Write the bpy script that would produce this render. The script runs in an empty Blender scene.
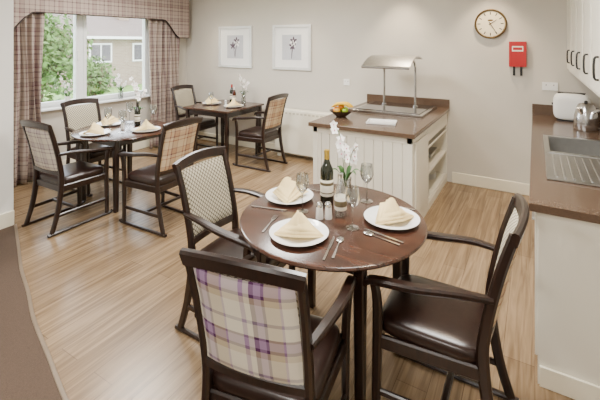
import bpy, math, random
from mathutils import Vector, Matrix
random.seed(7)
D=bpy.data
# ------------------------------------------------------------------ materials
def new_mat(name):
    m=D.materials.new(name); m.use_nodes=True
    nt=m.node_tree; b=nt.nodes['Principled BSDF']
    return m,nt,b
def lin(c): return tuple(((v/255)/12.92 if v/255<=0.04045 else ((v/255+0.055)/1.055)**2.4) for v in c)+(1,)
def mat(name,rgb,rough=0.5,metal=0.0,var=0.06,scale=8,bump=0.0,coat=0.0,spec=None):
    m,nt,b=new_mat(name)
    col=lin(rgb)
    n=nt.nodes.new('ShaderNodeTexNoise'); n.inputs['Scale'].default_value=scale; n.inputs['Detail'].default_value=4
    tc=nt.nodes.new('ShaderNodeTexCoord'); nt.links.new(tc.outputs['Object'],n.inputs['Vector'])
    r=nt.nodes.new('ShaderNodeValToRGB')
    r.color_ramp.elements[0].position=0.3; r.color_ramp.elements[1].position=0.7
    r.color_ramp.elements[0].color=tuple(c*(1-var) for c in col[:3])+(1,)
    r.color_ramp.elements[1].color=tuple(min(1,c*(1+var)) for c in col[:3])+(1,)
    nt.links.new(n.outputs['Fac'],r.inputs['Fac']); nt.links.new(r.outputs['Color'],b.inputs['Base Color'])
    b.inputs['Roughness'].default_value=rough; b.inputs['Metallic'].default_value=metal
    b.inputs['Coat Weight'].default_value=coat
    if spec is not None: b.inputs['Specular IOR Level'].default_value=spec
    if bump:
        bp=nt.nodes.new('ShaderNodeBump'); bp.inputs['Strength'].default_value=bump; bp.inputs['Distance'].default_value=0.004
        nt.links.new(n.outputs['Fac'],bp.inputs['Height']); nt.links.new(bp.outputs['Normal'],b.inputs['Normal'])
    return m
def math_node(nt,op,a,b=None):
    n=nt.nodes.new('ShaderNodeMath'); n.operation=op
    for i,v in enumerate((a,b)):
        if v is None: continue
        if isinstance(v,(int,float)): n.inputs[i].default_value=v
        else: nt.links.new(v,n.inputs[i])
    return n.outputs[0]
def plaid(name,ax_u,ax_v,period,stripes,stripes_v=None,rough=0.9):
    """stripes: list of (pos, rgb)"""
    m,nt,b=new_mat(name)
    tc=nt.nodes.new('ShaderNodeTexCoord'); sp=nt.nodes.new('ShaderNodeSeparateXYZ'); nt.links.new(tc.outputs['Object'],sp.inputs[0])
    outs=[]
    for ax,st in ((ax_u,stripes),(ax_v,stripes_v or stripes)):
        f=math_node(nt,'FRACT',math_node(nt,'ADD',math_node(nt,'DIVIDE',sp.outputs[ax],period),50.13))
        r=nt.nodes.new('ShaderNodeValToRGB'); cr=r.color_ramp; cr.interpolation='CONSTANT'
        while len(cr.elements)<len(st): cr.elements.new(0.5)
        for e,(p,c) in zip(cr.elements,st): e.position=p
        for e,(p,c) in zip(cr.elements,st): e.color=lin(c)
        nt.links.new(f,r.inputs['Fac']); outs.append(r.outputs['Color'])
    mx=nt.nodes.new('ShaderNodeMix'); mx.data_type='RGBA'; mx.inputs['Factor'].default_value=0.5
    nt.links.new(outs[0],mx.inputs[6]); nt.links.new(outs[1],mx.inputs[7])
    nz=nt.nodes.new('ShaderNodeTexNoise'); nz.inputs['Scale'].default_value=250; nt.links.new(tc.outputs['Object'],nz.inputs['Vector'])
    bp=nt.nodes.new('ShaderNodeBump'); bp.inputs['Strength'].default_value=0.15; bp.inputs['Distance'].default_value=0.002
    nt.links.new(nz.outputs['Fac'],bp.inputs['Height']); nt.links.new(bp.outputs['Normal'],b.inputs['Normal'])
    nt.links.new(mx.outputs[2],b.inputs['Base Color']); b.inputs['Roughness'].default_value=rough
    b.inputs['Specular IOR Level'].default_value=0.1
    return m
def lattice(name,c1,c2,k=110):
    m,nt,b=new_mat(name)
    tc=nt.nodes.new('ShaderNodeTexCoord'); sp=nt.nodes.new('ShaderNodeSeparateXYZ'); nt.links.new(tc.outputs['Object'],sp.inputs[0])
    x,z=sp.outputs[0],sp.outputs[2]
    a=math_node(nt,'ABSOLUTE',math_node(nt,'SINE',math_node(nt,'MULTIPLY',math_node(nt,'ADD',x,z),k)))
    c=math_node(nt,'ABSOLUTE',math_node(nt,'SINE',math_node(nt,'MULTIPLY',math_node(nt,'SUBTRACT',x,z),k)))
    p=math_node(nt,'MULTIPLY',a,c)
    r=nt.nodes.new('ShaderNodeValToRGB'); r.color_ramp.elements[0].position=0.2; r.color_ramp.elements[1].position=0.4
    r.color_ramp.elements[0].color=lin(c1); r.color_ramp.elements[1].color=lin(c2)
    nt.links.new(p,r.inputs['Fac']); nt.links.new(r.outputs['Color'],b.inputs['Base Color']); b.inputs['Roughness'].default_value=0.9
    return m
def thin_glass(name,tint=(1,1,1),gloss=0.12,edge=0.5,cap=0.7):
    m=D.materials.new(name); m.use_nodes=True; nt=m.node_tree; nt.nodes.clear()
    o=nt.nodes.new('ShaderNodeOutputMaterial'); t=nt.nodes.new('ShaderNodeBsdfTransparent'); t.inputs[0].default_value=tint+(1,)
    g=nt.nodes.new('ShaderNodeBsdfGlossy'); g.inputs['Roughness'].default_value=0.05
    lw=nt.nodes.new('ShaderNodeLayerWeight'); lw.inputs[0].default_value=0.35
    mx=nt.nodes.new('ShaderNodeMixShader')
    f=math_node(nt,'MINIMUM',math_node(nt,'ADD',math_node(nt,'MULTIPLY',lw.outputs['Facing'],edge),gloss*0.4),cap)
    nt.links.new(f,mx.inputs[0]); nt.links.new(t.outputs[0],mx.inputs[1]); nt.links.new(g.outputs[0],mx.inputs[2]); nt.links.new(mx.outputs[0],o.inputs[0])
    return m
def wood_grain(name,c1,c2,rough=0.3,axis_scale=(3,3,30),coat=0.2):
    m,nt,b=new_mat(name)
    tc=nt.nodes.new('ShaderNodeTexCoord'); mp=nt.nodes.new('ShaderNodeMapping'); mp.inputs['Scale'].default_value=axis_scale
    nt.links.new(tc.outputs['Object'],mp.inputs[0])
    n=nt.nodes.new('ShaderNodeTexNoise'); n.inputs['Scale'].default_value=2.5; n.inputs['Detail'].default_value=6; n.inputs['Distortion'].default_value=0.6
    nt.links.new(mp.outputs[0],n.inputs['Vector'])
    r=nt.nodes.new('ShaderNodeValToRGB'); r.color_ramp.elements[0].position=0.35; r.color_ramp.elements[1].position=0.7
    r.color_ramp.elements[0].color=lin(c1); r.color_ramp.elements[1].color=lin(c2)
    nt.links.new(n.outputs['Fac'],r.inputs['Fac']); nt.links.new(r.outputs['Color'],b.inputs['Base Color'])
    b.inputs['Roughness'].default_value=rough; b.inputs['Coat Weight'].default_value=coat; b.inputs['Coat Roughness'].default_value=0.2
    return m
def floor_mat():
    m,nt,b=new_mat('oak_plank_vinyl')
    tc=nt.nodes.new('ShaderNodeTexCoord'); sp=nt.nodes.new('ShaderNodeSeparateXYZ'); nt.links.new(tc.outputs['Object'],sp.inputs[0])
    cb=nt.nodes.new('ShaderNodeCombineXYZ'); nt.links.new(sp.outputs[1],cb.inputs[0]); nt.links.new(sp.outputs[0],cb.inputs[1])
    br=nt.nodes.new('ShaderNodeTexBrick'); nt.links.new(cb.outputs[0],br.inputs['Vector'])
    br.inputs['Scale'].default_value=1; br.inputs['Brick Width'].default_value=1.2; br.inputs['Row Height'].default_value=0.15
    br.inputs['Mortar Size'].default_value=0.0015; br.inputs['Color1'].default_value=lin((134,111,84)); br.inputs['Color2'].default_value=lin((154,130,101))
    br.inputs['Mortar'].default_value=lin((100,80,60)); br.offset=0.37
    mp=nt.nodes.new('ShaderNodeMapping'); mp.inputs['Scale'].default_value=(1.2,22,1); nt.links.new(cb.outputs[0],mp.inputs[0])
    n=nt.nodes.new('ShaderNodeTexNoise'); n.inputs['Scale'].default_value=1.6; n.inputs['Detail'].default_value=7; n.inputs['Distortion'].default_value=0.8
    nt.links.new(mp.outputs[0],n.inputs['Vector'])
    r=nt.nodes.new('ShaderNodeValToRGB'); r.color_ramp.elements[0].position=0.34; r.color_ramp.elements[1].position=0.66
    r.color_ramp.elements[0].color=(0.50,0.46,0.41,1); r.color_ramp.elements[1].color=(1.12,1.12,1.12,1)
    nt.links.new(n.outputs['Fac'],r.inputs['Fac'])
    mx=nt.nodes.new('ShaderNodeMix'); mx.data_type='RGBA'; mx.blend_type='MULTIPLY'; mx.inputs['Factor'].default_value=0.85
    nt.links.new(br.outputs['Color'],mx.inputs[6]); nt.links.new(r.outputs['Color'],mx.inputs[7])
    nt.links.new(mx.outputs[2],b.inputs['Base Color']); b.inputs['Roughness'].default_value=0.27
    return m
def brick_mat():
    m,nt,b=new_mat('house_brick')
    tc=nt.nodes.new('ShaderNodeTexCoord'); sp=nt.nodes.new('ShaderNodeSeparateXYZ'); nt.links.new(tc.outputs['Object'],sp.inputs[0])
    cb=nt.nodes.new('ShaderNodeCombineXYZ'); nt.links.new(sp.outputs[1],cb.inputs[0]); nt.links.new(sp.outputs[2],cb.inputs[1])
    br=nt.nodes.new('ShaderNodeTexBrick'); nt.links.new(cb.outputs[0],br.inputs['Vector']); br.inputs['Scale'].default_value=1
    br.inputs['Brick Width'].default_value=0.22; br.inputs['Row Height'].default_value=0.075; br.inputs['Mortar Size'].default_value=0.008
    br.inputs['Color1'].default_value=lin((150,130,112)); br.inputs['Color2'].default_value=lin((134,112,94)); br.inputs['Mortar'].default_value=lin((160,150,138))
    nt.links.new(br.outputs['Color'],b.inputs['Base Color']); b.inputs['Roughness'].default_value=0.9
    return m

M={}
M['wall']=mat('wall_paint_taupe',(203,197,186),0.85,var=0.01)
M['wall_w']=mat('wall_paint_pale',(228,226,220),0.85,var=0.01)
M['ceil']=mat('ceiling_paint',(238,237,234),0.9,var=0.01)
M['trim']=mat('trim_gloss_cream',(234,227,205),0.4,var=0.01)
M['floor']=floor_mat()
M['carpet']=mat('carpet_brown',(80,64,52),0.98,var=0.25,scale=260,bump=0.6)
M['edge']=mat('carpet_edge_strip',(120,104,86),0.4)
M['darkwood']=wood_grain('dark_stained_beech',(22,11,7),(42,23,15),0.3,(25,25,2))
M['tabletop']=wood_grain('walnut_tabletop',(46,25,16),(78,46,31),0.24,(2.5,22,4),0.35)
M['leather']=mat('brown_leather',(36,21,16),0.28,var=0.2,scale=40,bump=0.12)
M['lattice']=lattice('lattice_weave',(104,95,80),(194,186,164))
P_cream=(222,214,196);P_pur=(84,48,84);P_lil=(160,132,164);P_gr=(150,140,150);P_tan=(190,174,146)
M['plaid_purple']=plaid('plaid_purple',0,2,0.21,[(0,P_cream),(0.12,P_lil),(0.2,P_cream),(0.3,P_pur),(0.38,P_lil),(0.5,P_pur),(0.55,P_tan),(0.78,P_lil),(0.82,P_cream)],
   [(0,P_cream),(0.18,P_tan),(0.3,P_pur),(0.36,P_lil),(0.52,P_pur),(0.57,P_cream),(0.8,P_gr),(0.86,P_cream)])
M['plaid_tan']=plaid('plaid_tan',0,2,0.16,[(0,(200,180,148)),(0.2,(140,86,70)),(0.26,(200,180,148)),(0.42,(104,66,76)),(0.5,(178,146,116)),(0.75,(126,96,92)),(0.8,(200,180,148))])
M['plaid_grey']=plaid('plaid_grey_lilac',0,2,0.14,[(0,(200,192,176)),(0.2,(140,124,130)),(0.28,(200,192,176)),(0.45,(118,100,116)),(0.52,(176,164,160)),(0.78,(146,132,136)),(0.84,(200,192,176))])
M['curtain']=plaid('curtain_plaid',1,2,0.22,[(0,(164,148,138)),(0.15,(98,80,82)),(0.22,(168,154,142)),(0.4,(108,76,82)),(0.46,(142,124,118)),(0.62,(90,76,82)),(0.66,(168,154,142)),(0.85,(122,100,98)),(0.9,(164,148,138))])
M['porcelain']=mat('white_porcelain',(240,240,238),0.12,var=0.0,coat=0.3)
M['napkin']=mat('cream_linen',(242,216,158),0.9,var=0.03,scale=60)
M['steel']=mat('polished_steel',(205,205,205),0.2,1.0,var=0.02)
M['brushed']=mat('brushed_steel',(188,188,186),0.34,1.0,var=0.05,scale=30)
M['glass']=thin_glass('clear_glass',(0.90,0.92,0.92),0.25,0.85,0.85)
M['pane']=thin_glass('window_glass',gloss=0.03)
M['bottle']=mat('dark_green_bottle_glass',(16,24,10),0.06,var=0.05,coat=0.6)
M['brownbottle']=mat('brown_bottle_glass',(70,26,12),0.08,var=0.05,coat=0.6)
M['label']=mat('paper_label',(236,230,214),0.7,var=0.03)
M['labelink']=mat('label_ink',(96,84,60),0.7)
M['capsule']=mat('gold_capsule',(190,160,70),0.3,0.6)
M['quartz']=mat('taupe_quartz_worktop',(90,72,58),0.18,var=0.12,scale=90)
M['cab']=mat('cream_cabinet',(226,221,207),0.45,var=0.01)
M['cabdark']=mat('cabinet_inside',(196,188,168),0.6)
M['white']=mat('white_plastic',(238,238,234),0.35,var=0.01)
M['upvc']=mat('white_upvc',(236,238,238),0.35,var=0.01)
M['black']=mat('black_plastic',(22,22,22),0.35)
M['hot']=mat('black_ceramic_glass',(50,44,40),0.08,coat=0.5)
M['red']=mat('red_fire_blanket_box',(172,14,20),0.35,var=0.03)
M['leaf']=mat('leaf_green',(50,94,34),0.5,var=0.25,scale=20)
M['petal']=mat('white_petal',(246,244,240),0.6,var=0.02)
M['pink']=mat('orchid_throat',(200,90,130),0.6)
M['yellow']=mat('banana_yellow',(232,184,30),0.5)
M['orange']=mat('orange_peel',(230,140,30),0.5,bump=0.3,scale=120)
M['apple']=mat('apple_skin',(140,168,44),0.3,var=0.2)
M['appler']=mat('blush_apple_skin',(196,150,50),0.3,var=0.3)
M['wicker']=mat('dark_bowl',(60,40,26),0.5)
M['mount']=mat('picture_mount',(240,240,238),0.8,var=0.01)
M['frame']=mat('silver_white_frame',(222,222,220),0.35,0.2)
M['art']=mat('art_grey_wash',(190,192,200),0.8,var=0.06,scale=6)
M['artdark']=mat('art_ink',(84,70,84),0.8)
M['clockface']=mat('aged_clock_face',(232,220,190),0.6,var=0.05)
M['brass']=mat('aged_brass',(110,90,60),0.35,0.7)
M['heater']=mat('cream_heater',(232,226,208),0.5,var=0.01)
M['grass']=mat('grass',(110,140,70),0.95,var=0.2,scale=3)
M['brick']=brick_mat()
M['roof']=mat('roof_tile',(110,96,88),0.8,var=0.1)
M['bark']=mat('tree_bark',(90,74,58),0.9)
M['foliage']=mat('tree_foliage',(88,118,58),0.8,var=0.4,scale=4)
m,nt,b=new_mat('downlight_lens'); b.inputs['Emission Color'].default_value=(1,0.88,0.7,1); b.inputs['Emission Strength'].default_value=6; M['lamp']=m

# ------------------------------------------------------------------ mesh builder
class MB:
    def __init__(s): s.v=[];s.f=[];s.m=[];s.mats=[]
    def mi(s,k):
        if k not in s.mats: s.mats.append(k)
        return s.mats.index(k)
    def add(s,vs,fs,k,T=None):
        o=len(s.v); 
        for v in vs:
            v=Vector(v)
            s.v.append(T@v if T is not None else v)
        i=s.mi(k)
        for f in fs: s.f.append([o+a for a in f]); s.m.append(i)
    def box(s,lo,hi,k,T=None,c=0.0):
        (x0,y0,z0),(x1,y1,z1)=lo,hi
        if c<=0:
            vs=[(x0,y0,z0),(x1,y0,z0),(x1,y1,z0),(x0,y1,z0),(x0,y0,z1),(x1,y0,z1),(x1,y1,z1),(x0,y1,z1)]
            fs=[(3,2,1,0),(4,5,6,7),(0,1,5,4),(1,2,6,5),(2,3,7,6),(3,0,4,7)]
            s.add(vs,fs,k,T); return
        # chamfered on z-edges and top/bottom
        def ring(d,z):
            a=c
            return [(x0+d+a,y0+d,z),(x1-d-a,y0+d,z),(x1-d,y0+d+a,z),(x1-d,y1-d-a,z),(x1-d-a,y1-d,z),(x0+d+a,y1-d,z),(x0+d,y1-d-a,z),(x0+d,y0+d+a,z)]
        vs=ring(c,z0)+ring(0,z0+c)+ring(0,z1-c)+ring(c,z1)
        fs=[tuple(range(7,-1,-1)),tuple(range(24,32))]
        for r in range(3):
            for i in range(8):
                j=(i+1)%8; fs.append((r*8+i,r*8+j,(r+1)*8+j,(r+1)*8+i))
        s.add(vs,fs,k,T)
    def sweep(s,pts,w,h,k,side=(1,0,0),n=5,T=None,chamfer=0.28,scale=None):
        P=[Vector(p) for p in pts]; out=[];sc=[]
        N=len(P)
        for i in range(N-1):
            p0=P[max(i-1,0)];p1=P[i];p2=P[i+1];p3=P[min(i+2,N-1)]
            for j in range(n):
                t=j/n
                out.append(0.5*((2*p1)+(p2-p0)*t+(2*p0-5*p1+4*p2-p3)*t*t+(3*p1-p0-3*p2+p3)*t**3))
                sc.append((scale[i]*(1-t)+scale[i+1]*t) if scale else 1)
        out.append(P[-1]); sc.append(scale[-1] if scale else 1)
        vs=[];side=Vector(side)
        for i,p in enumerate(out):
            t=(out[min(i+1,len(out)-1)]-out[max(i-1,0)]).normalized()
            sd=(side-t*side.dot(t)).normalized(); u=t.cross(sd)
            a=w/2*sc[i];bb=h/2*sc[i];c=min(a,bb)*2*chamfer
            for (x,y) in ((-a+c,-bb),(a-c,-bb),(a,-bb+c),(a,bb-c),(a-c,bb),(-a+c,bb),(-a,bb-c),(-a,-bb+c)):
                vs.append(p+sd*x+u*y)
        fs=[]
        L=len(out)
        for r in range(L-1):
            for i in range(8):
                j=(i+1)%8; fs.append((r*8+i,r*8+j,(r+1)*8+j,(r+1)*8+i))
        fs.append(tuple(range(7,-1,-1))); fs.append(tuple(range((L-1)*8,L*8)))
        s.add(vs,fs,k,T)
    def lathe(s,prof,k,T=None,seg=32):
        vs=[];fs=[]
        for r,z in prof:
            for i in range(seg):
                a=2*math.pi*i/seg; vs.append((r*math.cos(a),r*math.sin(a),z))
        for q in range(len(prof)-1):
            for i in range(seg):
                j=(i+1)%seg; fs.append((q*seg+i,q*seg+j,(q+1)*seg+j,(q+1)*seg+i))
        if prof[0][0]>1e-4: fs.append(tuple(range(seg-1,-1,-1)))
        if prof[-1][0]>1e-4: fs.append(tuple(range((len(prof)-1)*seg,len(prof)*seg)))
        s.add(vs,fs,k,T)
    def ell(s,c,r,k,T=None,e=1.0,e2=1.0,seg=28,rings=14):
        vs=[];fs=[]
        def p(v,q): return math.copysign(abs(v)**q,v)
        for a in range(rings+1):
            ph=-math.pi/2+math.pi*a/rings
            for i in range(seg):
                th=2*math.pi*i/seg
                vs.append((c[0]+r[0]*p(math.cos(ph),e2)*p(math.cos(th),e),c[1]+r[1]*p(math.cos(ph),e2)*p(math.sin(th),e),c[2]+r[2]*p(math.sin(ph),e2)))
        for a in range(rings):
            for i in range(seg):
                j=(i+1)%seg; fs.append((a*seg+i,a*seg+j,(a+1)*seg+j,(a+1)*seg+i))
        s.add(vs,fs,k,T)
    def grid(s,fn,nu,nv,k,T=None):
        vs=[fn(i/nu,j/nv) for j in range(nv+1) for i in range(nu+1)]
        fs=[(j*(nu+1)+i,j*(nu+1)+i+1,(j+1)*(nu+1)+i+1,(j+1)*(nu+1)+i) for j in range(nv) for i in range(nu)]
        s.add(vs,fs,k,T)
    def prism(s,outline,z0,z1,k,T=None):
        n=len(outline)
        vs=[(x,y,z0) for x,y in outline]+[(x,y,z1) for x,y in outline]
        fs=[tuple(range(n-1,-1,-1)),tuple(range(n,2*n))]+[(i,(i+1)%n,n+(i+1)%n,n+i) for i in range(n)]
        s.add(vs,fs,k,T)
    def mesh(s,name,sharp=35):
        me=D.meshes.new(name); me.from_pydata([tuple(v) for v in s.v],[],s.f)
        for k in s.mats: me.materials.append(M[k])
        me.polygons.foreach_set('material_index',s.m)
        me.polygons.foreach_set('use_smooth',[True]*len(s.f))
        me.validate(); me.update(); me.set_sharp_from_angle(angle=math.radians(sharp))
        return me
    def obj(s,name,loc=(0,0,0),rot=(0,0,0),bevel=0,sharp=35,parent=None):
        o=D.objects.new(name,s.mesh(name,sharp)); bpy.context.scene.collection.objects.link(o)
        o.location=loc;o.rotation_euler=rot
        if bevel:
            b=o.modifiers.new('bevel','BEVEL'); b.width=bevel; b.segments=2; b.limit_method='ANGLE'; b.angle_limit=math.radians(40)
        if parent: o.parent=parent
        return o
def link(name,me,loc,rz=0,scale=1):
    o=D.objects.new(name,me); bpy.context.scene.collection.objects.link(o); o.location=loc;o.rotation_euler=(0,0,rz); o.scale=(scale,)*3; return o
def simple_box(name,lo,hi,k,bevel=0):
    c=[(a+b)/2 for a,b in zip(lo,hi)]
    b=MB(); b.box([l-q for l,q in zip(lo,c)],[h-q for h,q in zip(hi,c)],k); return b.obj(name,c,bevel=bevel)
def Tr(x,y,z,rz=0,rx=0,ry=0,s=1):
    return Matrix.Translation((x,y,z))@Matrix.Rotation(rz,4,'Z')@Matrix.Rotation(ry,4,'Y')@Matrix.Rotation(rx,4,'X')@Matrix.Scale(s,4)
R=math.radians
# ------------------------------------------------------------------ room constants
YB=5.05; XW=-5.40; XE=0.62; YS=-2.6; CE=2.62
# floor
b=MB(); b.box((XW-0.15,YS-0.15,-0.12),(XE+0.15,YB+0.15,0),'floor'); b.obj('floor')
# carpet with curved boundary
cur=[(-4.145,1.79),(-3.65,1.60),(-3.29,1.46),(-2.95,1.35),(-2.63,1.235),(-2.25,1.13),(-1.93,1.04),(-1.5,0.94),(-1.0,0.84),(-0.4,0.76),(0.61,0.70)]
def cat(P,n=6):
    o=[]
    for i in range(len(P)-1):
        p0=Vector(P[max(i-1,0)]);p1=Vector(P[i]);p2=Vector(P[i+1]);p3=Vector(P[min(i+2,len(P)-1)])
        for j in range(n):
            t=j/n;o.append(0.5*((2*p1)+(p2-p0)*t+(2*p0-5*p1+4*p2-p3)*t*t+(3*p1-p0-3*p2+p3)*t**3))
    o.append(Vector(P[-1]));return o
cc=cat(cur)
b=MB(); n=len(cc)
b.add([(p.x,p.y,0.006) for p in cc]+[(p.x,YS+0.01,0.006) for p in cc],[(n+i,n+i+1,i+1,i) for i in range(n-1)],'carpet')
b.add([(p.x,p.y,0.006) for p in cc]+[(p.x,p.y,0.0) for p in cc],[(i,i+1,n+i+1,n+i) for i in range(n-1)],'carpet')
b.obj('carpet')
b=MB(); b.sweep([(p.x,p.y,0.006) for p in cc],0.022,0.008,'edge',side=(0.3,1,0),n=1); b.obj('trim_1')
# walls
simple_box('wall_back',(XW-0.15,YB,0),(XE+0.15,YB+0.15,CE),'wall')
simple_box('wall_right',(XE,YS,0),(XE+0.15,YB,CE),'wall')
simple_box('wall_front',(XW-0.15,YS-0.15,0),(XE+0.15,YS,CE),'wall_w')
simple_box('ceiling',(XW-0.15,YS-0.15,CE),(XE+0.15,YB+0.15,CE+0.1),'ceil')
WY0,WY1,WZ0,WZ1=2.42,4.30,0.82,2.26
b=MB()
b.box((XW-0.15,1.785,0),(XW,WY0,CE),'wall'); b.box((XW-0.15,WY1,0),(XW,YB,CE),'wall')
b.box((XW-0.15,WY0,0),(XW,WY1,WZ0),'wall'); b.box((XW-0.15,WY0,WZ1),(XW,WY1,CE),'wall')
b.obj('wall_left')
simple_box('wall_left_nib',(XW-0.15,YS,0),(-4.17,1.785,CE),'wall_w')
# baseboards
def base(name,lo,hi):
    b=MB(); b.box(lo,hi,'trim'); return b.obj(name,bevel=0.006)
base('baseboard_back',(XW,YB-0.02,0),(-1.95,YB,0.13))
base('baseboard_back.001',(-0.86,YB-0.02,0),(0.0,YB,0.13))
base('baseboard_left',(XW,1.79,0),(XW+0.02,YB-0.02,0.13))
base('baseboard_left.001',(-4.17,YS,0),(-4.148,1.785,0.14))
# ------------------------------------------------------------------ window
b=MB(); x0,x1=XW-0.11,XW-0.05
def fr(y0,y1,z0,z1,w,xa,xb):
    b.box((xa,y0,z0),(xb,y0+w,z1),'upvc'); b.box((xa,y1-w,z0),(xb,y1,z1),'upvc')
    b.box((xa,y0+w,z0),(xb,y1-w,z0+w),'upvc'); b.box((xa,y0+w,z1-w),(xb,y1-w,z1),'upvc')
fr(WY0,WY1,WZ0,WZ1,0.05,x0,x1)
b.box((x0,3.13,WZ0+0.05),(x1,3.19,WZ1-0.05),'upvc')
fr(WY0+0.05,3.13,WZ0+0.05,WZ1-0.05,0.045,x0+0.01,x1+0.015)
fr(3.19,WY1-0.05,WZ0+0.05,WZ1-0.05,0.045,x0+0.01,x1+0.015)
b.box((x0+0.03,WY0+0.09,WZ0+0.09),(x0+0.034,3.09,WZ1-0.09),'pane'); b.box((x0+0.03,3.23,WZ0+0.09),(x0+0.034,WY1-0.09,WZ1-0.09),'pane')
b.box((x1+0.015,3.10,1.45),(x1+0.04,3.12,1.58),'white')
b.obj('window_1')
b=MB(); b.box((XW-0.035,WY0+0.005,WZ0+0.001),(XW+0.09,WY1-0.005,WZ0+0.025),'upvc'); b.obj('windowsill',bevel=0.006)
# curtains
def curtain(name,y0,y1,folds):
    b=MB(); cx=XW+0.17
    def fn(u,v):
        y=y0+(y1-y0)*u; z=0.02+2.18*v
        a=0.045*(0.75+0.25*(1-v)); return (cx+a*math.sin(2*math.pi*folds*u+0.5*math.sin(3*v))+0.012*math.sin(2*math.pi*folds*2.3*u+1+2*v),y+0.02*math.sin(5*v+9*u),z)
    b.grid(fn,110,24,'curtain'); o=b.obj(name,sharp=180)
    s=o.modifiers.new('solid','SOLIDIFY'); s.thickness=0.004
    return o
curtain('curtain',1.98,2.56,6.5); curtain('curtain',4.12,4.74,6.5)
b=MB(); xp=XW+0.26
ys=[1.90+ (4.86-1.90)*i/60 for i in range(61)]
def vz(y):
    d=min(y-1.90,4.86-y); t=max(0,min(1,(d-0.18)/0.35)); t=t*t*(3-2*t); return 1.77+0.29*t
vs=[(xp+0.008*math.sin(y*30),y,vz(y)) for y in ys]+[(xp,y,2.44) for y in ys]; n=61
b.add(vs,[(i,i+1,n+i+1,n+i) for i in range(n-1)],'curtain')
vs=[(xp-0.02,y,vz(y)) for y in ys]+[(xp-0.02,y,2.44) for y in ys]
b.add(vs,[(n+i,n+i+1,i+1,i) for i in range(n-1)],'curtain')
b.box((XW,1.885,1.77),(xp,1.90,2.44),'curtain'); b.box((XW,4.86,1.77),(xp,4.875,2.44),'curtain'); b.box((XW,1.90,2.42),(xp-0.02,4.86,2.44),'curtain')
for i in range(n-1):
    b.sweep([(xp-0.008,ys[i],vz(ys[i])),(xp-0.008,ys[i+1],vz(ys[i+1]))],0.03,0.014,'darkwood',side=(1,0,0),n=1)
b.obj('curtain_pelmet')
# ------------------------------------------------------------------ outside
b=MB(); b.box((-60,-40,-0.6),(XW-0.2,60,-0.4),'grass'); b.obj('garden_lawn')
b=MB()
b.box((-23,9.6,-0.4),(-17,22,1.95),'brick')
b.add([(-23.3,9.3,1.95),(-16.7,9.3,1.95),(-16.7,22.4,1.95),(-23.3,22.4,1.95),(-20,9.3,3.3),(-20,22.4,3.3)],[(0,1,4),(1,2,5,4),(2,3,5),(3,0,4,5),(3,2,1,0)],'roof')
b.box((-16.75,9.3,1.84),(-16.62,22.4,1.96),'white')
b.box((-19.4,13.0,2.4),(-18.9,13.6,3.5),'brick')
for y,z in ((10.2,0.75),(12.4,0.75),(15.0,0.75)):
    b.box((-17,y,z),(-16.94,y+1.1,z+0.9),'white'); b.box((-16.95,y+0.08,z+0.08),(-16.92,y+0.51,z+0.82),'hot'); b.box((-16.95,y+0.59,z+0.08),(-16.92,y+1.02,z+0.82),'hot')
b.obj('brick_house')
def tree(name,c,rad,h,seed,nl=3200):
    rnd=random.Random(seed); b=MB()
    b.sweep([(0,0,0.003),(0.08,0.03,0.8),(0,0,h)],0.25,0.25,'bark',n=4,scale=[1,0.8,0.4])
    for i in range(7):
        a=rnd.random()*6.28; b.sweep([(0,0,h*0.5+i*0.1),(0.5*math.cos(a),0.5*math.sin(a),h*0.8),(1.0*math.cos(a)*rad*0.7,1.0*math.sin(a)*rad*0.7,h+rnd.random()*0.6)],0.08,0.08,'bark',n=3,scale=[1,0.7,0.3])
    for i in range(nl):
        v=Vector((rnd.gauss(0,1),rnd.gauss(0,1),rnd.gauss(0,1))).normalized()*rad*(rnd.random()**0.4)*(1+0.25*math.sin(5*i))
        v.z=max(0.1,v.z*1.0+h); s=0.07+0.05*rnd.random()
        T=Matrix.Translation(v)@Matrix.Rotation(rnd.random()*6.28,4,Vector((rnd.random(),rnd.random(),rnd.random()+0.1)).normalized())
        b.add([(-s,0,0),(0,-s*0.5,0.02),(s,0,0),(0,s*0.5,0.02)],[(0,1,2,3)],'foliage',T)
    b.obj(name,c)
tree('garden_tree',(-12,5.7,-0.39),1.25,1.7,1,3600)
tree('garden_tree',(-13.6,8.3,-0.39),0.7,0.8,3,1200)

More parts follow.
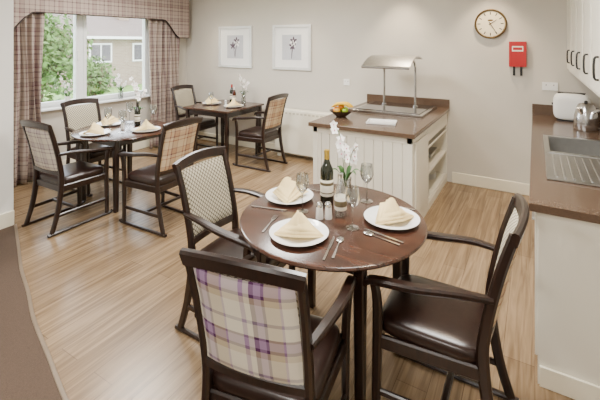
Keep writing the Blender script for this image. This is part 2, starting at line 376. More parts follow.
# ------------------------------------------------------------------ chairs
def yb(z):
    pts=[(0.0,-0.30),(0.2,-0.255),(0.45,-0.225),(0.6,-0.24),(0.8,-0.285),(0.98,-0.34)]
    for (a,ya),(c,yc) in zip(pts,pts[1:]):
        if z<=c: return ya+(yc-ya)*(z-a)/(c-a)
    return pts[-1][1]
def chair_mesh(outer):
    b=MB(); W='darkwood'
    for s in (-1,1):
        # rear leg + back post
        b.sweep([(s*0.225,-0.31,0.022),(s*0.222,-0.258,0.2),(s*0.22,-0.225,0.44),(s*0.222,-0.24,0.6),(s*0.226,-0.285,0.8),(s*0.23,-0.335,0.965)],0.034,0.044,W,side=(1,0,0),n=5,scale=[0.9,1,1.1,1,0.95,0.85])
        # front leg rising to arm
        b.sweep([(s*0.245,0.205,0.022),(s*0.247,0.20,0.25),(s*0.25,0.195,0.45),(s*0.262,0.195,0.58),(s*0.27,0.205,0.645)],0.036,0.042,W,side=(1,0,0),n=4,scale=[0.85,0.95,1.05,0.95,0.9])
        # arm
        b.sweep([(s*0.235,-0.262,0.70),(s*0.262,-0.14,0.70),(s*0.276,0.02,0.678),(s*0.275,0.16,0.664),(s*0.271,0.225,0.652),(s*0.268,0.250,0.625)],0.048,0.028,W,side=(1,0,0),n=5,scale=[0.75,0.95,1.08,1.1,1,0.7])
        # side seat rail, stretcher, floor runner
        b.sweep([(s*0.222,-0.22,0.39),(s*0.247,0.19,0.385)],0.026,0.06,W,side=(1,0,0),n=2)
        b.sweep([(s*0.226,-0.345,0.014),(s*0.236,0,0.012),(s*0.246,0.225,0.012),(s*0.247,0.262,0.03)],0.03,0.022,W,side=(1,0,0),n=4)
    b.sweep([(-0.24,0.2,0.385),(0.24,0.2,0.385)],0.026,0.06,W,side=(0,1,0),n=2)
    b.sweep([(-0.22,-0.222,0.385),(0.22,-0.222,0.385)],0.026,0.06,W,side=(0,1,0),n=2)
    b.sweep([(-0.232,-0.07,0.16),(0.232,-0.07,0.16)],0.03,0.024,W,side=(0,1,0),n=2)
    for s in (-1,1): b.sweep([(s*0.224,-0.262,0.16),(s*0.246,0.2,0.16)],0.022,0.03,W,side=(1,0,0),n=2)
    # crest rail
    pts=[]
    for i in range(9):
        x=-0.246+0.492*i/8; q=1-(x/0.25)**2; pts.append((x,yb(0.965)-0.03*q,0.952+0.022*q))
    b.sweep(pts,0.062,0.030,W,side=(0,-0.28,1),n=3)
    # lower back rail
    pts=[]
    for i in range(7):
        x=-0.22+0.44*i/6; q=1-(x/0.24)**2; pts.append((x,yb(0.53)-0.02*q,0.53))
    b.sweep(pts,0.045,0.026,W,side=(0,-0.15,1),n=2)
    # seat cushion (domed leather)
    b.ell((0,-0.008,0.438),(0.238,0.222,0.05),'leather',e=0.32,e2=0.55,seg=56,rings=20)
    # upholstered back: front face lattice, rear face patterned
    for face,k in ((1,'lattice'),(-1,outer)):
        def fn(u,v,face=face):
            x=-0.207+0.414*u; z=0.545+0.385*v
            e=(1-(2*u-1)**8)*(1-(2*v-1)**8); q=1-(x/0.24)**2
            y=yb(z)-0.027*q + face*(0.004+0.016*e)
            return (x if face<0 else -x,y,z)
        b.grid(fn,20,20,k)
    for v in b.v: v.x*=0.91
    return b.mesh('dining_chair_mesh')
ch_p=chair_mesh('plaid_purple'); ch_t=chair_mesh('plaid_tan'); ch_l=chair_mesh('plaid_grey')
for me,(x,y),r in ((ch_p,(-0.895,1.345),11),(ch_t,(-1.49,1.85),-88),(ch_t,(-0.405,1.90),91),
                   (ch_l,(-3.84,2.15),2),(ch_t,(-3.10,2.55),90),(ch_t,(-4.43,2.76),-90),
                   (ch_t,(-4.56,4.50),-90),(ch_t,(-3.31,4.42),90)):
    link('dining_chair',me,(x,y,0),R(r))
# ------------------------------------------------------------------ tables
def legs(b,a,t=0.05):
    for sx in (-1,1):
        for sy in (-1,1):
            b.sweep([(sx*a,sy*a,0),(sx*a,sy*a,0.4),(sx*a,sy*a,0.722)],t,t,'darkwood',n=2,scale=[0.8,0.95,1.1],chamfer=0.12)
    for s in (-1,1):
        b.box((-a,s*a-0.011,0.65),(a,s*a+0.011,0.722),'darkwood'); b.box((s*a-0.011,-a,0.65),(s*a+0.011,a,0.722),'darkwood')
b=MB(); RT=0.5
b.lathe([(0,0.722),(RT-0.03,0.722),(RT-0.006,0.729),(RT,0.738),(RT-0.004,0.747),(RT-0.012,0.75),(0,0.75)],'tabletop',seg=72); legs(b,0.28)
tm=b.mesh('round_table_mesh')
T1=(-0.955,1.94);T2=(-3.875,2.72);T3=(-4.02,4.52)
link('round_dining_table',tm,(T1[0],T1[1],0)); link('round_dining_table',tm,(T2[0],T2[1],0))
b=MB(); b.box((-0.43,-0.43,0.722),(0.43,0.43,0.75),'tabletop',c=0.006); legs(b,0.375); link('square_dining_table',b.mesh('sq'),(T3[0],T3[1],0))
# ------------------------------------------------------------------ tableware
TZ=0.7505
b=MB(); b.lathe([(0,0.0),(0.085,0.0),(0.09,0.004),(0.115,0.010),(0.145,0.018),(0.146,0.021),(0.113,0.0145),(0.09,0.0085),(0,0.007)],'porcelain',seg=48); plate_m=b.mesh('plate')
def napkin_mesh():
    # folded linen: broad draped base with a stacked, peaked fold on top
    b=MB()
    specs=[(0.118,0.020,0.105,-0.095,0.030),(0.105,0.042,0.085,-0.085,0.046),(0.088,0.068,0.050,-0.075,0.060),(0.066,0.092,0.012,-0.062,0.072)]
    for j,(w,az,ay,by,rz) in enumerate(specs):
        ap=Vector((0.006*(-1)**j,ay,az)); rb=Vector((0,by,rz*0.5)); 
        for s in (-1,1):
            base=Vector((s*w,-0.03+0.004*j,0.002+0.005*j))
            def fn(u,v,base=base,rb=rb,ap=ap):
                p=base.lerp(rb,u); q=p.lerp(ap,v)
                return q+Vector((0,0,0.03*math.sin(math.pi*v)*(0.15+0.85*u)+0.012*u*(1-v)))
            b.grid(fn if s>0 else (lambda u,v,fn=fn: fn(1-u,v)),8,8,'napkin')
    return b.mesh('napkin',sharp=50)
nap_m=napkin_mesh()
def place_setting(x,y,tz,rz):
    link('dinner_plate',plate_m,(x,y,tz))
    n=link('folded_napkin',nap_m,(x,y,tz+0.012),rz,1.12)
    m_=n.modifiers.new('solid','SOLIDIFY'); m_.thickness=0.003; m_.offset=1
def cutlery_mesh(kind):
    b=MB(); z=0.0
    if kind=='knife':
        b.prism([(-0.005,-0.11),(0.005,-0.11),(0.006,-0.02),(0.008,0.0),(0.009,0.06),(0.006,0.095),(-0.002,0.11),(-0.005,0.02)],0.001,0.004,'steel')
    elif kind=='fork':
        b.prism([(-0.006,-0.10),(0.006,-0.10),(0.003,0.0),(0.004,0.03),(0.011,0.045),(-0.011,0.045),(-0.004,0.03),(-0.003,0.0)],0.001,0.0035,'steel')
        for i in range(4):
            xx=-0.0095+0.0063*i; b.prism([(xx-0.0015,0.044),(xx+0.0015,0.044),(xx+0.001,0.095),(xx-0.001,0.095)],0.001,0.0035,'steel')
    else:
        b.prism([(-0.006,-0.10),(0.006,-0.10),(0.003,0.0),(0.003,0.05),(-0.003,0.05),(-0.003,0.0)],0.001,0.0035,'steel')
        b.ell((0,0.068,0.0045),(0.018,0.028,0.004),'steel',seg=20,rings=8)
    return b.mesh(kind)
cm={k:cutlery_mesh(k) for k in('knife','fork','spoon')}
def cut(kind,x,y,tz,rz): link('table_'+kind,cm[kind],(x,y,tz),R(rz))
b=MB()
b.lathe([(0,0.0),(0.034,0.0),(0.034,0.002),(0.006,0.006),(0.004,0.02),(0.004,0.095),(0.010,0.105),(0.028,0.125),(0.037,0.15),(0.036,0.18),(0.031,0.21),(0.030,0.21),(0.035,0.18),(0.036,0.15),(0.027,0.127),(0.008,0.108),(0,0.106)],'glass',seg=36)
wg=b.mesh('wine_glass')
def bottle(name,x,y,tz,k='bottle',sc=1,cap='capsule'):
    b=MB()
    b.lathe([(0,0.0),(0.034,0.0),(0.037,0.006),(0.037,0.19),(0.034,0.21),(0.022,0.235),(0.015,0.255),(0.0142,0.30),(0.016,0.302),(0.016,0.312),(0,0.314)],k,seg=32)
    b.lathe([(0.0372,0.06),(0.0376,0.061),(0.0376,0.149),(0.0372,0.15)],'label',seg=32)
    b.lathe([(0.0377,0.12),(0.038,0.121),(0.038,0.135),(0.0377,0.136)],'labelink',seg=32)
    b.lathe([(0.0377,0.075),(0.038,0.076),(0.038,0.08),(0.0377,0.081)],'labelink',seg=32)
    b.lathe([(0.0152,0.262),(0.0156,0.263),(0.0152,0.30),(0.0167,0.303),(0.0167,0.313),(0,0.3155)],cap,seg=24)
    o=b.obj(name,(x,y,tz)); o.scale=(sc,)*3
def orchid(name,x,y,tz,h=0.46,rz=0,sc=1,pot='glass',nf=5,wide=1.0):
    rnd=random.Random(int(abs(x)*1000)); b=MB()
    b.lathe([(0,0),(0.03,0),(0.036,0.01),(0.038,0.06),(0.034,0.11),(0.037,0.13),(0.035,0.13),(0.032,0.11),(0.034,0.06),(0.03,0.012),(0,0.01)],pot,seg=28)
    for a in range(6):
        an=a*1.1; d=Vector((math.cos(an),math.sin(an),0)); s=Vector((-d.y,d.x,0))
        def fn(u,v,d=d,s=s): 
            w=0.016*math.sin(math.pi*min(1,v*0.95+0.05)); return d*(0.01+0.08*v)+s*(u-0.5)*2*w+Vector((0,0,0.11+0.07*math.sin(2.2*v)+0.006*abs(u-0.5)))
        b.grid(fn,4,8,'leaf')
    for st in range(3):
        an=2.4+st*2.2; d=Vector((math.cos(an),math.sin(an),0))*wide; hh=h*(1.0-0.13*st)
        pts=[Vector((0,0,0.03)),d*0.02+Vector((0,0,hh*0.55)),d*0.045+Vector((0,0,hh*0.88)),d*0.085+Vector((0,0,hh))]
        b.sweep(pts,0.004,0.004,'leaf',n=5)
        for f in range(nf):
            t=f/(nf-1); c=pts[1].lerp(pts[2],0.45).lerp(pts[3],t)+Vector((rnd.uniform(-.018,.018),rnd.uniform(-.018,.018),rnd.uniform(-.015,.015)))
            Tm=Matrix.Translation(c)@Matrix.Rotation(rnd.uniform(-0.9,0.9)+0.5,4,'Z')@Matrix.Rotation(R(70+rnd.uniform(-25,20)),4,'X')
            for p in range(5):
                pa=2*math.pi*p/5+0.3; wd=0.014 if p%2 else 0.012; Ln=0.029
                def fp(u,v,pa=pa,wd=wd,Ln=Ln):
                    r=Ln*v; w=wd*math.sin(math.pi*(0.12+0.88*v)**0.8)*(u-0.5)*2
                    return Vector((r*math.cos(pa)-w*math.sin(pa),r*math.sin(pa)+w*math.cos(pa),0.006*v*v))
                b.grid(fp,3,5,'petal',Tm)
            b.ell((0,0,0.004),(0.004,0.004,0.005),'pink',Tm,seg=8,rings=6)
    o=b.obj(name,(x,y,tz),(0,0,rz)); o.scale=(sc,)*3
def shaker(name,x,y,tz,k,s=1.0):
    b=MB(); b.lathe([(0,0),(0.017,0),(0.018,0.004),(0.015,0.05),(0.0155,0.055)],k,seg=20); b.lathe([(0.0162,0.054),(0.0162,0.064),(0.011,0.072),(0,0.074)],'steel',seg=20); o=b.obj(name,(x,y,tz)); o.scale=(s,)*3
def waterbottle(x,y,tz):
    b=MB()
    b.lathe([(0,0.0),(0.030,0.0),(0.033,0.006),(0.033,0.125),(0.029,0.15),(0.016,0.18),(0.013,0.195),(0.013,0.215)],'glass',seg=32)
    b.lathe([(0.0333,0.035),(0.0338,0.036),(0.0338,0.105),(0.0333,0.106)],'label',seg=32)
    b.lathe([(0.034,0.055),(0.0342,0.056),(0.0342,0.085),(0.034,0.086)],'labelink',seg=32)
    b.lathe([(0.0145,0.205),(0.0148,0.206),(0.0148,0.228),(0,0.23)],'steel',seg=24)
    b.obj('water_bottle',(x,y,tz))
# front table
place_setting(-1.285,2.03,TZ,R(-50)); place_setting(-0.995,1.66,TZ,R(25)); place_setting(-0.655,2.05,TZ,R(55))
bottle('wine_bottle',-1.04,2.05,TZ,'bottle',1.03)
waterbottle(-0.915,1.97,TZ)
orchid('vase_of_orchids',-0.985,2.19,TZ,0.42,0.4,1.0,'glass')
link('wine_glass',wg,(-0.86,2.22,TZ),0,1.06); link('wine_glass',wg,(-1.12,1.905,TZ),0,1.0); link('wine_glass',wg,(-0.80,1.865,TZ),0,1.0)
shaker('salt_shaker',-0.995,1.875,TZ,'porcelain',1.2); shaker('pepper_shaker',-0.955,1.90,TZ,'porcelain',1.2)
cut('knife',-0.815,1.63,TZ,14); cut('spoon',-0.785,1.655,TZ,14); cut('fork',-1.19,1.69,TZ,14)
cut('knife',-1.30,1.84,TZ,-75); cut('fork',-1.20,2.215,TZ,-88)
cut('knife',-0.64,1.865,TZ,80); cut('spoon',-0.64,1.835,TZ,80); cut('fork',-0.68,2.235,TZ,95)
# left table
place_setting(-4.19,2.77,TZ,R(-50)); place_setting(-3.88,2.40,TZ,R(20)); place_setting(-3.57,2.78,TZ,R(60))
bottle('wine_bottle',-3.88,2.90,TZ,'bottle',0.85,'black'); orchid('vase_of_orchids',-4.0,2.99,TZ,0.52,0.9,1.0,'glass')
link('wine_glass',wg,(-3.76,3.02,TZ),0,1.1); link('wine_glass',wg,(-4.0,2.62,TZ),0,1.1); link('wine_glass',wg,(-3.72,2.60,TZ),0,1.1); link('wine_glass',wg,(-4.13,2.98,TZ),0,1.1)
shaker('salt_shaker',-3.86,2.70,TZ,'porcelain',1.2); cut('knife',-3.72,2.36,TZ,5); cut('fork',-4.06,2.42,TZ,5)
# square table
place_setting(-4.26,4.5,TZ,R(-60)); place_setting(-3.79,4.46,TZ,R(60))
bottle('wine_bottle',-4.0,4.72,TZ,'brownbottle',0.8,'white'); bottle('wine_bottle',-4.1,4.78,TZ,'bottle',0.9,'red')
orchid('vase_of_orchids',-3.88,4.80,TZ,0.42,0.9,1.0,'glass')
shaker('salt_shaker',-4.02,4.55,TZ,'porcelain'); link('wine_glass',wg,(-3.78,4.68,TZ)); link('wine_glass',wg,(-4.08,4.30,TZ))
# sill plants
orchid('vase_of_orchids',XW+0.035,2.93,WZ0+0.026,0.38,2.0,1.0,'porcelain'); orchid('vase_of_orchids',XW+0.035,3.72,WZ0+0.026,0.34,0.3,1.0,'glass')
# ------------------------------------------------------------------ island
IX0,IX1,IY0=-1.91,-0.92,3.46
b=MB()
n=11; w=(IX1-IX0)/n
b.box((IX0+0.012,IY0+0.02,0.08),(IX1-0.012,4.05,0.86),'cab')
for i in range(n): b.box((IX0+i*w+0.003,IY0+0.006,0.1),(IX0+(i+1)*w-0.003,IY0+0.022,0.8),'cab')
b.box((IX0,IY0,0.80),(IX1,IY0+0.024,0.86),'cab'); b.box((IX0,IY0,0.0),(IX1,IY0+0.024,0.11),'cab')
b.box((IX0,IY0,0.0),(IX0+0.05,IY0+0.03,0.86),'cab'); b.box((IX1-0.05,IY0,0.0),(IX1,IY0+0.03,0.86),'cab')
b.box((IX0,IY0+0.03,0),(IX0+0.02,YB-0.003,0.86),'cab')
# right side face near part
b.box((IX1-0.02,IY0+0.03,0),(IX1,4.05,0.86),'cab')
b.box((IX1,IY0+0.08,0.16),(IX1+0.012,4.02,0.80),'cab')
# open shelf part
b.box((IX0+0.02,4.05,0.06),(IX1-0.01,4.07,0.86),'cab'); b.box((IX0+0.02,YB-0.025,0.0),(IX1,YB-0.003,0.86),'cab')
b.box((IX0+0.5,4.07,0.06),(IX0+0.52,YB-0.025,0.86),'cabdark')
for z in (0.08,0.36,0.62): b.box((IX0+0.52,4.07,z),(IX1-0.005,YB-0.025,z+0.022),'cab')
b.box((IX1-0.02,4.07,0.70),(IX1+0.002,YB-0.025,0.86),'cab'); b.box((IX1-0.02,4.07,0.0),(IX1,YB-0.025,0.08),'cab')
b.obj('servery_island_cabinet',bevel=0.003)
b=MB(); b.box((-1.945,3.42,0.861),(-0.89,YB-0.002,0.90),'quartz',c=0.004); b.box((-1.945,YB-0.024,0.90),(-0.89,YB-0.002,1.0),'quartz'); b.obj('island_worktop')
b=MB(); b.box((-1.82,4.22,0.901),(-1.02,4.96,0.925),'steel',c=0.004); b.box((-1.78,4.26,0.925),(-1.06,4.92,0.931),'hot')
b.box((-1.78,4.24,0.925),(-1.06,4.255,0.94),'steel'); b.obj('hot_plate')
# heat-lamp gantry: two posts carrying a curved canopy
b=MB(); GX0,GX1=-1.68,-1.14
for x in (-1.60,-1.22):
    b.lathe([(0,0.0),(0.03,0.0),(0.03,0.012),(0.013,0.016)],'steel',Tr(x,4.72,0.932),seg=20)
    b.sweep([(x,4.72,0.935),(x,4.72,1.15),(x,4.72,1.34),(x,4.70,1.43),(x,4.63,1.49),(x,4.50,1.505),(x,4.34,1.475)],0.026,0.026,'steel',n=6)
def can(u,v,off=0): 
    y=4.74-0.56*v; z=1.462+0.09*math.sin(math.pi*(0.12+0.85*v))-0.05*v+off; return (GX0+(GX1-GX0)*u,y,z)
b.grid(lambda u,v:can(u,v,0.012),6,14,'brushed'); b.grid(lambda u,v:can(1-u,v,0),6,14,'brushed')
for u in (0,1): b.add([can(u,i/14,0) for i in range(15)]+[can(u,i/14,0.012) for i in range(15)],[(i,i+1,16+i,15+i) for i in range(14)],'steel')
for v in (0.35,0.7):
    p=can(0.5,v,-0.03); b.sweep([(GX0+0.05,p[1],p[2]),(GX1-0.05,p[1],p[2])],0.06,0.035,'brushed',side=(0,1,0),n=1)
p=can(0,1,0); b.sweep([(GX0,p[1],p[2]),(GX1,p[1],p[2])],0.03,0.03,'steel',side=(0,1,0),n=1)
b.obj('heat_lamp_gantry')
b=MB(); b.box((-0.14,-0.10,0.0),(0.14,0.10,0.008),'porcelain',c=0.003); 
for s in(-1,1): b.box((-0.14,s*0.095-0.006,0.008),(0.14,s*0.095+0.006,0.018),'porcelain'); b.box((s*0.135-0.006,-0.10,0.008),(s*0.135+0.006,0.10,0.018),'porcelain')
b.obj('serving_tray',(-1.30,3.76,0.9005),(0,0,R(12)))
b=MB()
b.lathe([(0,0),(0.05,0),(0.055,0.008),(0.09,0.035),(0.125,0.065),(0.128,0.07),(0.12,0.066),(0.085,0.04),(0,0.02)],'wicker',seg=32)
for x,y,z,k,r in ((-0.05,0.02,0.07,'orange',.036),(0.03,-0.05,0.072,'apple',.035),(0.05,0.04,0.07,'apple',.034),(0,0,0.105,'orange',.035),(-0.05,-0.05,0.07,'appler',.034),(0.01,0.07,0.075,'apple',.034)):
    b.ell((x,y,z),(r,r,r*0.93),k,seg=18,rings=10)
for i in range(3):
    b.sweep([(-0.10+0.02*i,0.03+0.02*i,0.10),(-0.05+0.02*i,-0.03+.02*i,0.14),(0.02+0.02*i,-0.07+.02*i,0.145),(0.08+.02*i,-0.08+.02*i,0.11)],0.032,0.032,'yellow',n=4,scale=[0.35,1,1,0.35])
b.obj('fruit_bowl',(-1.78,3.85,0.9005),(0,0,0.6))
# shelf contents
b=MB(); b.lathe([(0,0),(0.1,0),(0.11,0.01),(0.11,0.10),(0.105,0.10),(0.1,0.012),(0,0.01)],'black',seg=28); b.sweep([(0.1,0,0.08),(0.2,0,0.1),(0.26,0,0.1)],0.022,0.014,'black'); b.obj('saucepan',(-1.17,4.35,0.383),(0,0,R(-40)))
b=MB()
for i in range(6): b.lathe([(0,0.012*i),(0.06,0.012*i),(0.11,0.012*i+0.01),(0.11,0.012*i+0.013),(0,0.012*i+0.008)],'porcelain',seg=28)
b.obj('plate_stack',(-1.1,4.75,0.103))
b=MB(); b.box((-0.11,-0.14,0),(0.11,0.14,0.05),'brushed',c=0.01); b.box((-0.12,-0.15,0.05),(0.12,0.15,0.056),'brushed'); b.obj('serving_dish',(-1.12,4.74,0.383))
# ------------------------------------------------------------------ right counter
CY0=2.29
b=MB()
b.box((0.03,CY0+0.02,0.0),(XE-0.006,YB-0.006,0.12),'cab')
b.box((0.012,CY0,0.0),(XE-0.006,CY0+0.02,0.86),'cab')
b.box((0.02,CY0+0.02,0.10),(0.035,YB-0.006,0.86),'cab')
yy=CY0+0.03
while yy<YB-0.3:
    y2=min(yy+0.53,YB-0.01); b.box((0.0,yy,0.12),(0.02,y2,0.85),'cab'); b.box((-0.014,yy+0.15,0.74),(0.0,yy+0.32,0.752),'brushed'); yy+=0.555
b.obj('kitchen_base_cabinet',bevel=0.002)
b=MB(); b.box((0.02,CY0-0.014,0.0),(XE-0.006,CY0-0.001,0.10),'trim'); b.obj('baseboard_cabinet',bevel=0.003)
SX0,SX1,SY0,SY1=0.08,0.49,3.38,3.92
b=MB(); z0,z1=0.861,0.90; f0=-0.025; wy=CY0-0.025
b.box((f0,wy,z0),(XE-0.003,SY0,z1),'quartz'); b.box((f0,SY1,z0),(XE-0.003,YB-0.002,z1),'quartz')
b.box((f0,SY0,z0),(SX0,SY1,z1),'quartz'); b.box((SX1,SY0,z0),(XE-0.003,SY1,z1),'quartz')
b.box((f0,YB-0.022,z1),(XE-0.003,YB-0.002,z1+0.12),'quartz'); b.box((XE-0.022,wy,z1),(XE-0.003,YB-0.022,z1+0.12),'quartz')
b.obj('kitchen_worktop',bevel=0)
b=MB()
# sink rim, bowl, drainer
def ringbox(x0,x1,y0,y1,w,za,zb):
    b.box((x0,y0,za),(x1,y0+w,zb),'brushed'); b.box((x0,y1-w,za),(x1,y1,zb),'brushed'); b.box((x0,y0+w,za),(x0+w,y1-w,zb),'brushed'); b.box((x1-w,y0+w,za),(x1,y1-w,zb),'brushed')
ringbox(SX0-0.02,SX1+0.02,SY0-0.02,SY1+0.03,0.035,0.901,0.909)
ringbox(SX0+0.01,SX1-0.01,SY0+0.01,SY1-0.01,0.004,0.74,0.905)
b.box((SX0+0.01,SY0+0.01,0.738),(SX1-0.01,SY1-0.01,0.742),'brushed'); b.lathe([(0,0),(0.035,0),(0.035,0.004),(0,0.004)],'steel',Tr(0.3,3.65,0.742),seg=20)
b.box((SX0-0.02,2.72,0.901),(SX1+0.02,SY0-0.02,0.905),'brushed')
ringbox(SX0-0.02,SX1+0.02,2.70,SY0-0.02,0.016,0.905,0.912)
for i in range(9):
    x=SX0+0.03+0.043*i; b.sweep([(x,2.76,0.907),(x,3.30,0.906)],0.014,0.008,'brushed',side=(1,0,0),n=1)
b.obj('stainless_sink')
b=MB(); b.lathe([(0,0),(0.024,0),(0.024,0.03),(0.016,0.04),(0,0.04)],'steel',seg=20)
b.sweep([(0,0,0.03),(0,0,0.16),(-0.01,0,0.24),(-0.08,0,0.28),(-0.15,0,0.25),(-0.165,0,0.20)],0.022,0.022,'steel',side=(0,1,0),n=6)
b.sweep([(0,0.02,0.035),(0.0,0.06,0.06)],0.012,0.012,'steel',n=2); b.sweep([(0,-0.02,0.035),(0.0,-0.06,0.06)],0.012,0.012,'steel',n=2)
b.obj('kitchen_tap',(0.545,3.80,0.901))
b=MB(); b.ell((0,0,0.125),(0.135,0.085,0.12),'white',e=0.45,e2=0.45,seg=40,rings=20)
for s in(-1,1): b.box((-0.10,s*0.03-0.012,0.238),(0.10,s*0.03+0.012,0.2475),'black')
b.box((-0.148,-0.012,0.13),(-0.13,0.012,0.15),'black'); b.box((-0.10,-0.07,0),(0.10,0.07,0.012),'black')
o=b.obj('toaster',(0.32,4.85,0.9005),(0,0,R(-8))); o.scale=(1.15,1.15,1.15)
b=MB(); b.lathe([(0,0),(0.085,0),(0.09,0.01),(0.082,0.12),(0.062,0.2),(0.05,0.215),(0,0.225)],'steel',seg=32); b.ell((0,0,0.23),(0.014,0.014,0.012),'black',seg=12,rings=8)
b.sweep([(0.06,0,0.2),(0.12,0,0.19),(0.13,0,0.10),(0.085,0,0.04)],0.024,0.018,'black',side=(0,1,0)); b.sweep([(-0.07,0,0.14),(-0.11,0,0.19)],0.03,0.025,'steel',side=(0,1,0),n=2)
o=b.obj('kettle',(0.40,4.42,0.9005),(0,0,R(60))); o.scale=(1.1,1.1,1.1)
# wall cabinets
b=MB(); cz0,cz1=1.42,2.30; cx=0.30
b.box((cx+0.02,1.9,cz0),(XE-0.003,YB-0.003,cz1),'cab')
yy=YB-0.003
while yy>2.2:
    a=yy-0.50
    b.box((cx,a+0.002,cz0),(cx+0.02,yy-0.002,cz1),'cab')
    for (p,q,r,s) in ((a+0.002,a+0.07,cz0,cz1),(yy-0.07,yy-0.002,cz0,cz1),(a+0.07,yy-0.07,cz0,cz0+0.07),(a+0.07,yy-0.07,cz1-0.07,cz1)):
        b.box((cx-0.008,p,r),(cx,q,s),'cab')
    b.sweep([(cx-0.01,a+0.045,cz0+0.08),(cx-0.03,a+0.045,cz0+0.09),(cx-0.03,a+0.045,cz0+0.19),(cx-0.01,a+0.045,cz0+0.20)],0.012,0.012,'black',side=(0,1,0),n=3)
    yy-=0.50
b.box((cx+0.01,1.9,cz0-0.03),(cx+0.03,YB-0.003,cz0),'cab')
b.obj('kitchen_wall_cabinet',bevel=0.002)
# ------------------------------------------------------------------ wall objects
b=MB(); b.lathe([(0,0),(0.165,0),(0.17,0.006),(0.17,0.03),(0.160,0.038),(0.150,0.034),(0.148,0.026)],'brass',seg=56); b.lathe([(0.148,0.024),(0.148,0.0265),(0,0.0265)],'clockface',seg=56)
for i in range(12):
    a=i*math.pi/6; T=Matrix.Rotation(a,4,'Z'); b.box((-0.005,0.105,0.0265),(0.005,0.135,0.0285),'black',T)
for i in range(60):
    T=Matrix.Rotation(i*math.pi/30,4,'Z'); b.box((-0.001,0.138,0.0265),(0.001,0.143,0.028),'black',T)
b.prism([(-0.005,-0.02),(0.005,-0.02),(0.002,0.08),(-0.002,0.08)],0.029,0.031,'black',Matrix.Rotation(R(-55),4,'Z'))
b.prism([(-0.004,-0.025),(0.004,-0.025),(0.0015,0.115),(-0.0015,0.115)],0.031,0.033,'black',Matrix.Rotation(R(-150),4,'Z'))
b.lathe([(0,0.028),(0.009,0.028),(0.009,0.035),(0,0.035)],'brass',seg=16)
b.ell((0,0.04,0.0265),(0.03,0.012,0.001),'brass',seg=16,rings=4)
b.obj('wall_clock',(-0.44,YB-0.001,1.91),(R(90),0,0))
b=MB(); b.box((-0.085,-0.05,-0.13),(0.085,-0.002,0.15),'red'); b.box((-0.055,-0.052,0.04),(0.055,-0.05,0.10),'label'); b.box((-0.045,-0.053,0.055),(0.045,-0.052,0.085),'red')
for s in(-1,1): b.box((s*0.035-0.012,-0.04,-0.23),(s*0.035+0.012,-0.034,-0.13),'black')
b.obj('fire_blanket',(-0.165,YB,1.555),bevel=0.004)
def picture(name,x,z,w,h,seed):
    b=MB(); t=0.04
    b.box((-w/2,-0.03,-h/2),(-w/2+t,-0.002,h/2),'frame');b.box((w/2-t,-0.03,-h/2),(w/2,-0.002,h/2),'frame')
    b.box((-w/2+t,-0.03,-h/2),(w/2-t,-0.002,-h/2+t),'frame');b.box((-w/2+t,-0.03,h/2-t),(w/2-t,-0.002,h/2),'frame')
    b.box((-w/2+t,-0.012,-h/2+t),(w/2-t,-0.002,h/2-t),'mount')
    b.box((-0.17,-0.014,-0.19),(0.17,-0.012,0.19),'art')
    rnd=random.Random(seed); y=-0.0155
    for i in range(3):
        dx=rnd.uniform(-0.06,0.06); top=0.02+0.04*i
        b.sweep([(0,y,-0.17),(dx*0.4,y,-0.06),(dx,y,top)],0.008,0.002,'artdark',side=(1,0,0),n=5)
        for p in range(5):
            a=p*1.256; T=Matrix.Translation((dx,y,top))@Matrix.Rotation(a,4,'Y'); b.ell((0,0,0.03),(0.015,0.0012,0.034),'artdark' if i!=1 else 'mount',T,seg=10,rings=6)
    b.obj(name,(x,YB,z))
picture('framed_picture',-4.25,1.62,0.70,0.68,1); picture('framed_picture',-3.15,1.62,0.68,0.68,5)
b=MB(); b.box((-0.5,-0.14,0.06),(0.5,-0.003,0.70),'heater',c=0.01); 
for i in range(14): b.box((-0.44+0.065*i,-0.143,0.64),(-0.40+0.065*i,-0.139,0.665),'cabdark')
b.box((-0.46,-0.12,0),(-0.40,-0.02,0.07),'heater'); b.box((0.40,-0.12,0),(0.46,-0.02,0.07),'heater')
b.obj('storage_heater',(-2.86,YB-0.021,0))
def socket(x,z,w=0.073):
    b=MB(); b.box((-w,-0.012,-0.043),(w,-0.001,0.043),'white')
    for s in(-1,1):
        c=s*0.035*w/0.073
        b.box((c-0.004,-0.0135,0.008),(c+0.004,-0.012,0.02),'black')
    b.obj('wall_socket',(x,YB,z),bevel=0.002)
socket(-2.25,1.14,0.045); socket(0.14,1.22)
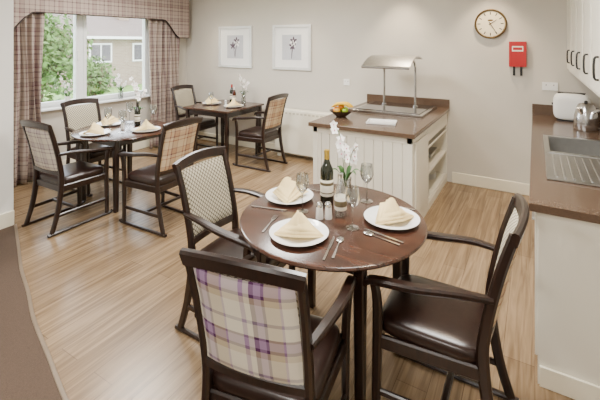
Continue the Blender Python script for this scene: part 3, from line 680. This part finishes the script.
# ------------------------------------------------------------------ lights
def area(name,loc,size,power,col,rot=(0,0,0)):
    l=D.lights.new(name,'AREA'); l.shape='SQUARE'; l.size=size; l.energy=power; l.color=col
    o=D.objects.new(name,l); bpy.context.scene.collection.objects.link(o); o.location=loc; o.rotation_euler=rot
def spot(loc,power,col=(1,0.80,0.56),ang=85):
    b=MB(); b.lathe([(0,0.012),(0.045,0.012),(0.045,0.0),(0.058,0.0),(0.058,0.014),(0.045,0.016)],'white',seg=24); b.lathe([(0,0.006),(0.044,0.006)],'lamp',seg=24)
    b.obj('recessed_downlight',(loc[0],loc[1],CE-0.016))
    l=D.lights.new('downlight_bulb','SPOT'); l.energy=power; l.color=col; l.spot_size=R(ang); l.spot_blend=0.7; l.shadow_soft_size=0.05
    o=D.objects.new('downlight_bulb',l); bpy.context.scene.collection.objects.link(o); o.location=(loc[0],loc[1],CE-0.03)
for x,y in ((-1.45,4.72),(-0.45,4.72)): spot((x,y),95)
for x,y in ((-0.6,2.6),(-3.0,4.6),(-4.5,4.6)): spot((x,y),45)
for x,y in ((-2.4,3.2),(-0.6,2.0),(-2.2,0.6),(-0.6,-1.2),(-4.0,3.0)):
    area('ceiling_fill_light',(x,y,CE-0.01),0.6,74,(1,0.965,0.91))  # added fill lights for even room brightness, no panel fixture behind them
# daylight
w=D.worlds.new('world'); bpy.context.scene.world=w; w.use_nodes=True; nt=w.node_tree
bg=nt.nodes['Background']; bg.inputs[0].default_value=(0.86,0.93,1.0,1); bg.inputs[1].default_value=10.0
s=D.lights.new('sun','SUN'); s.energy=2.0; s.angle=R(10); so=D.objects.new('sun',s); bpy.context.scene.collection.objects.link(so); so.rotation_euler=(R(50),0,R(75)); so.location=(5,-5,10)
# ------------------------------------------------------------------ camera
c=D.cameras.new('camera'); c.sensor_width=36; c.lens=36*394/600; c.shift_y=-158/600; c.clip_start=0.05
co=D.objects.new('camera',c); bpy.context.scene.collection.objects.link(co); co.location=(0,0,1.70); co.rotation_euler=(R(90),0,R(30.8)); bpy.context.scene.camera=co
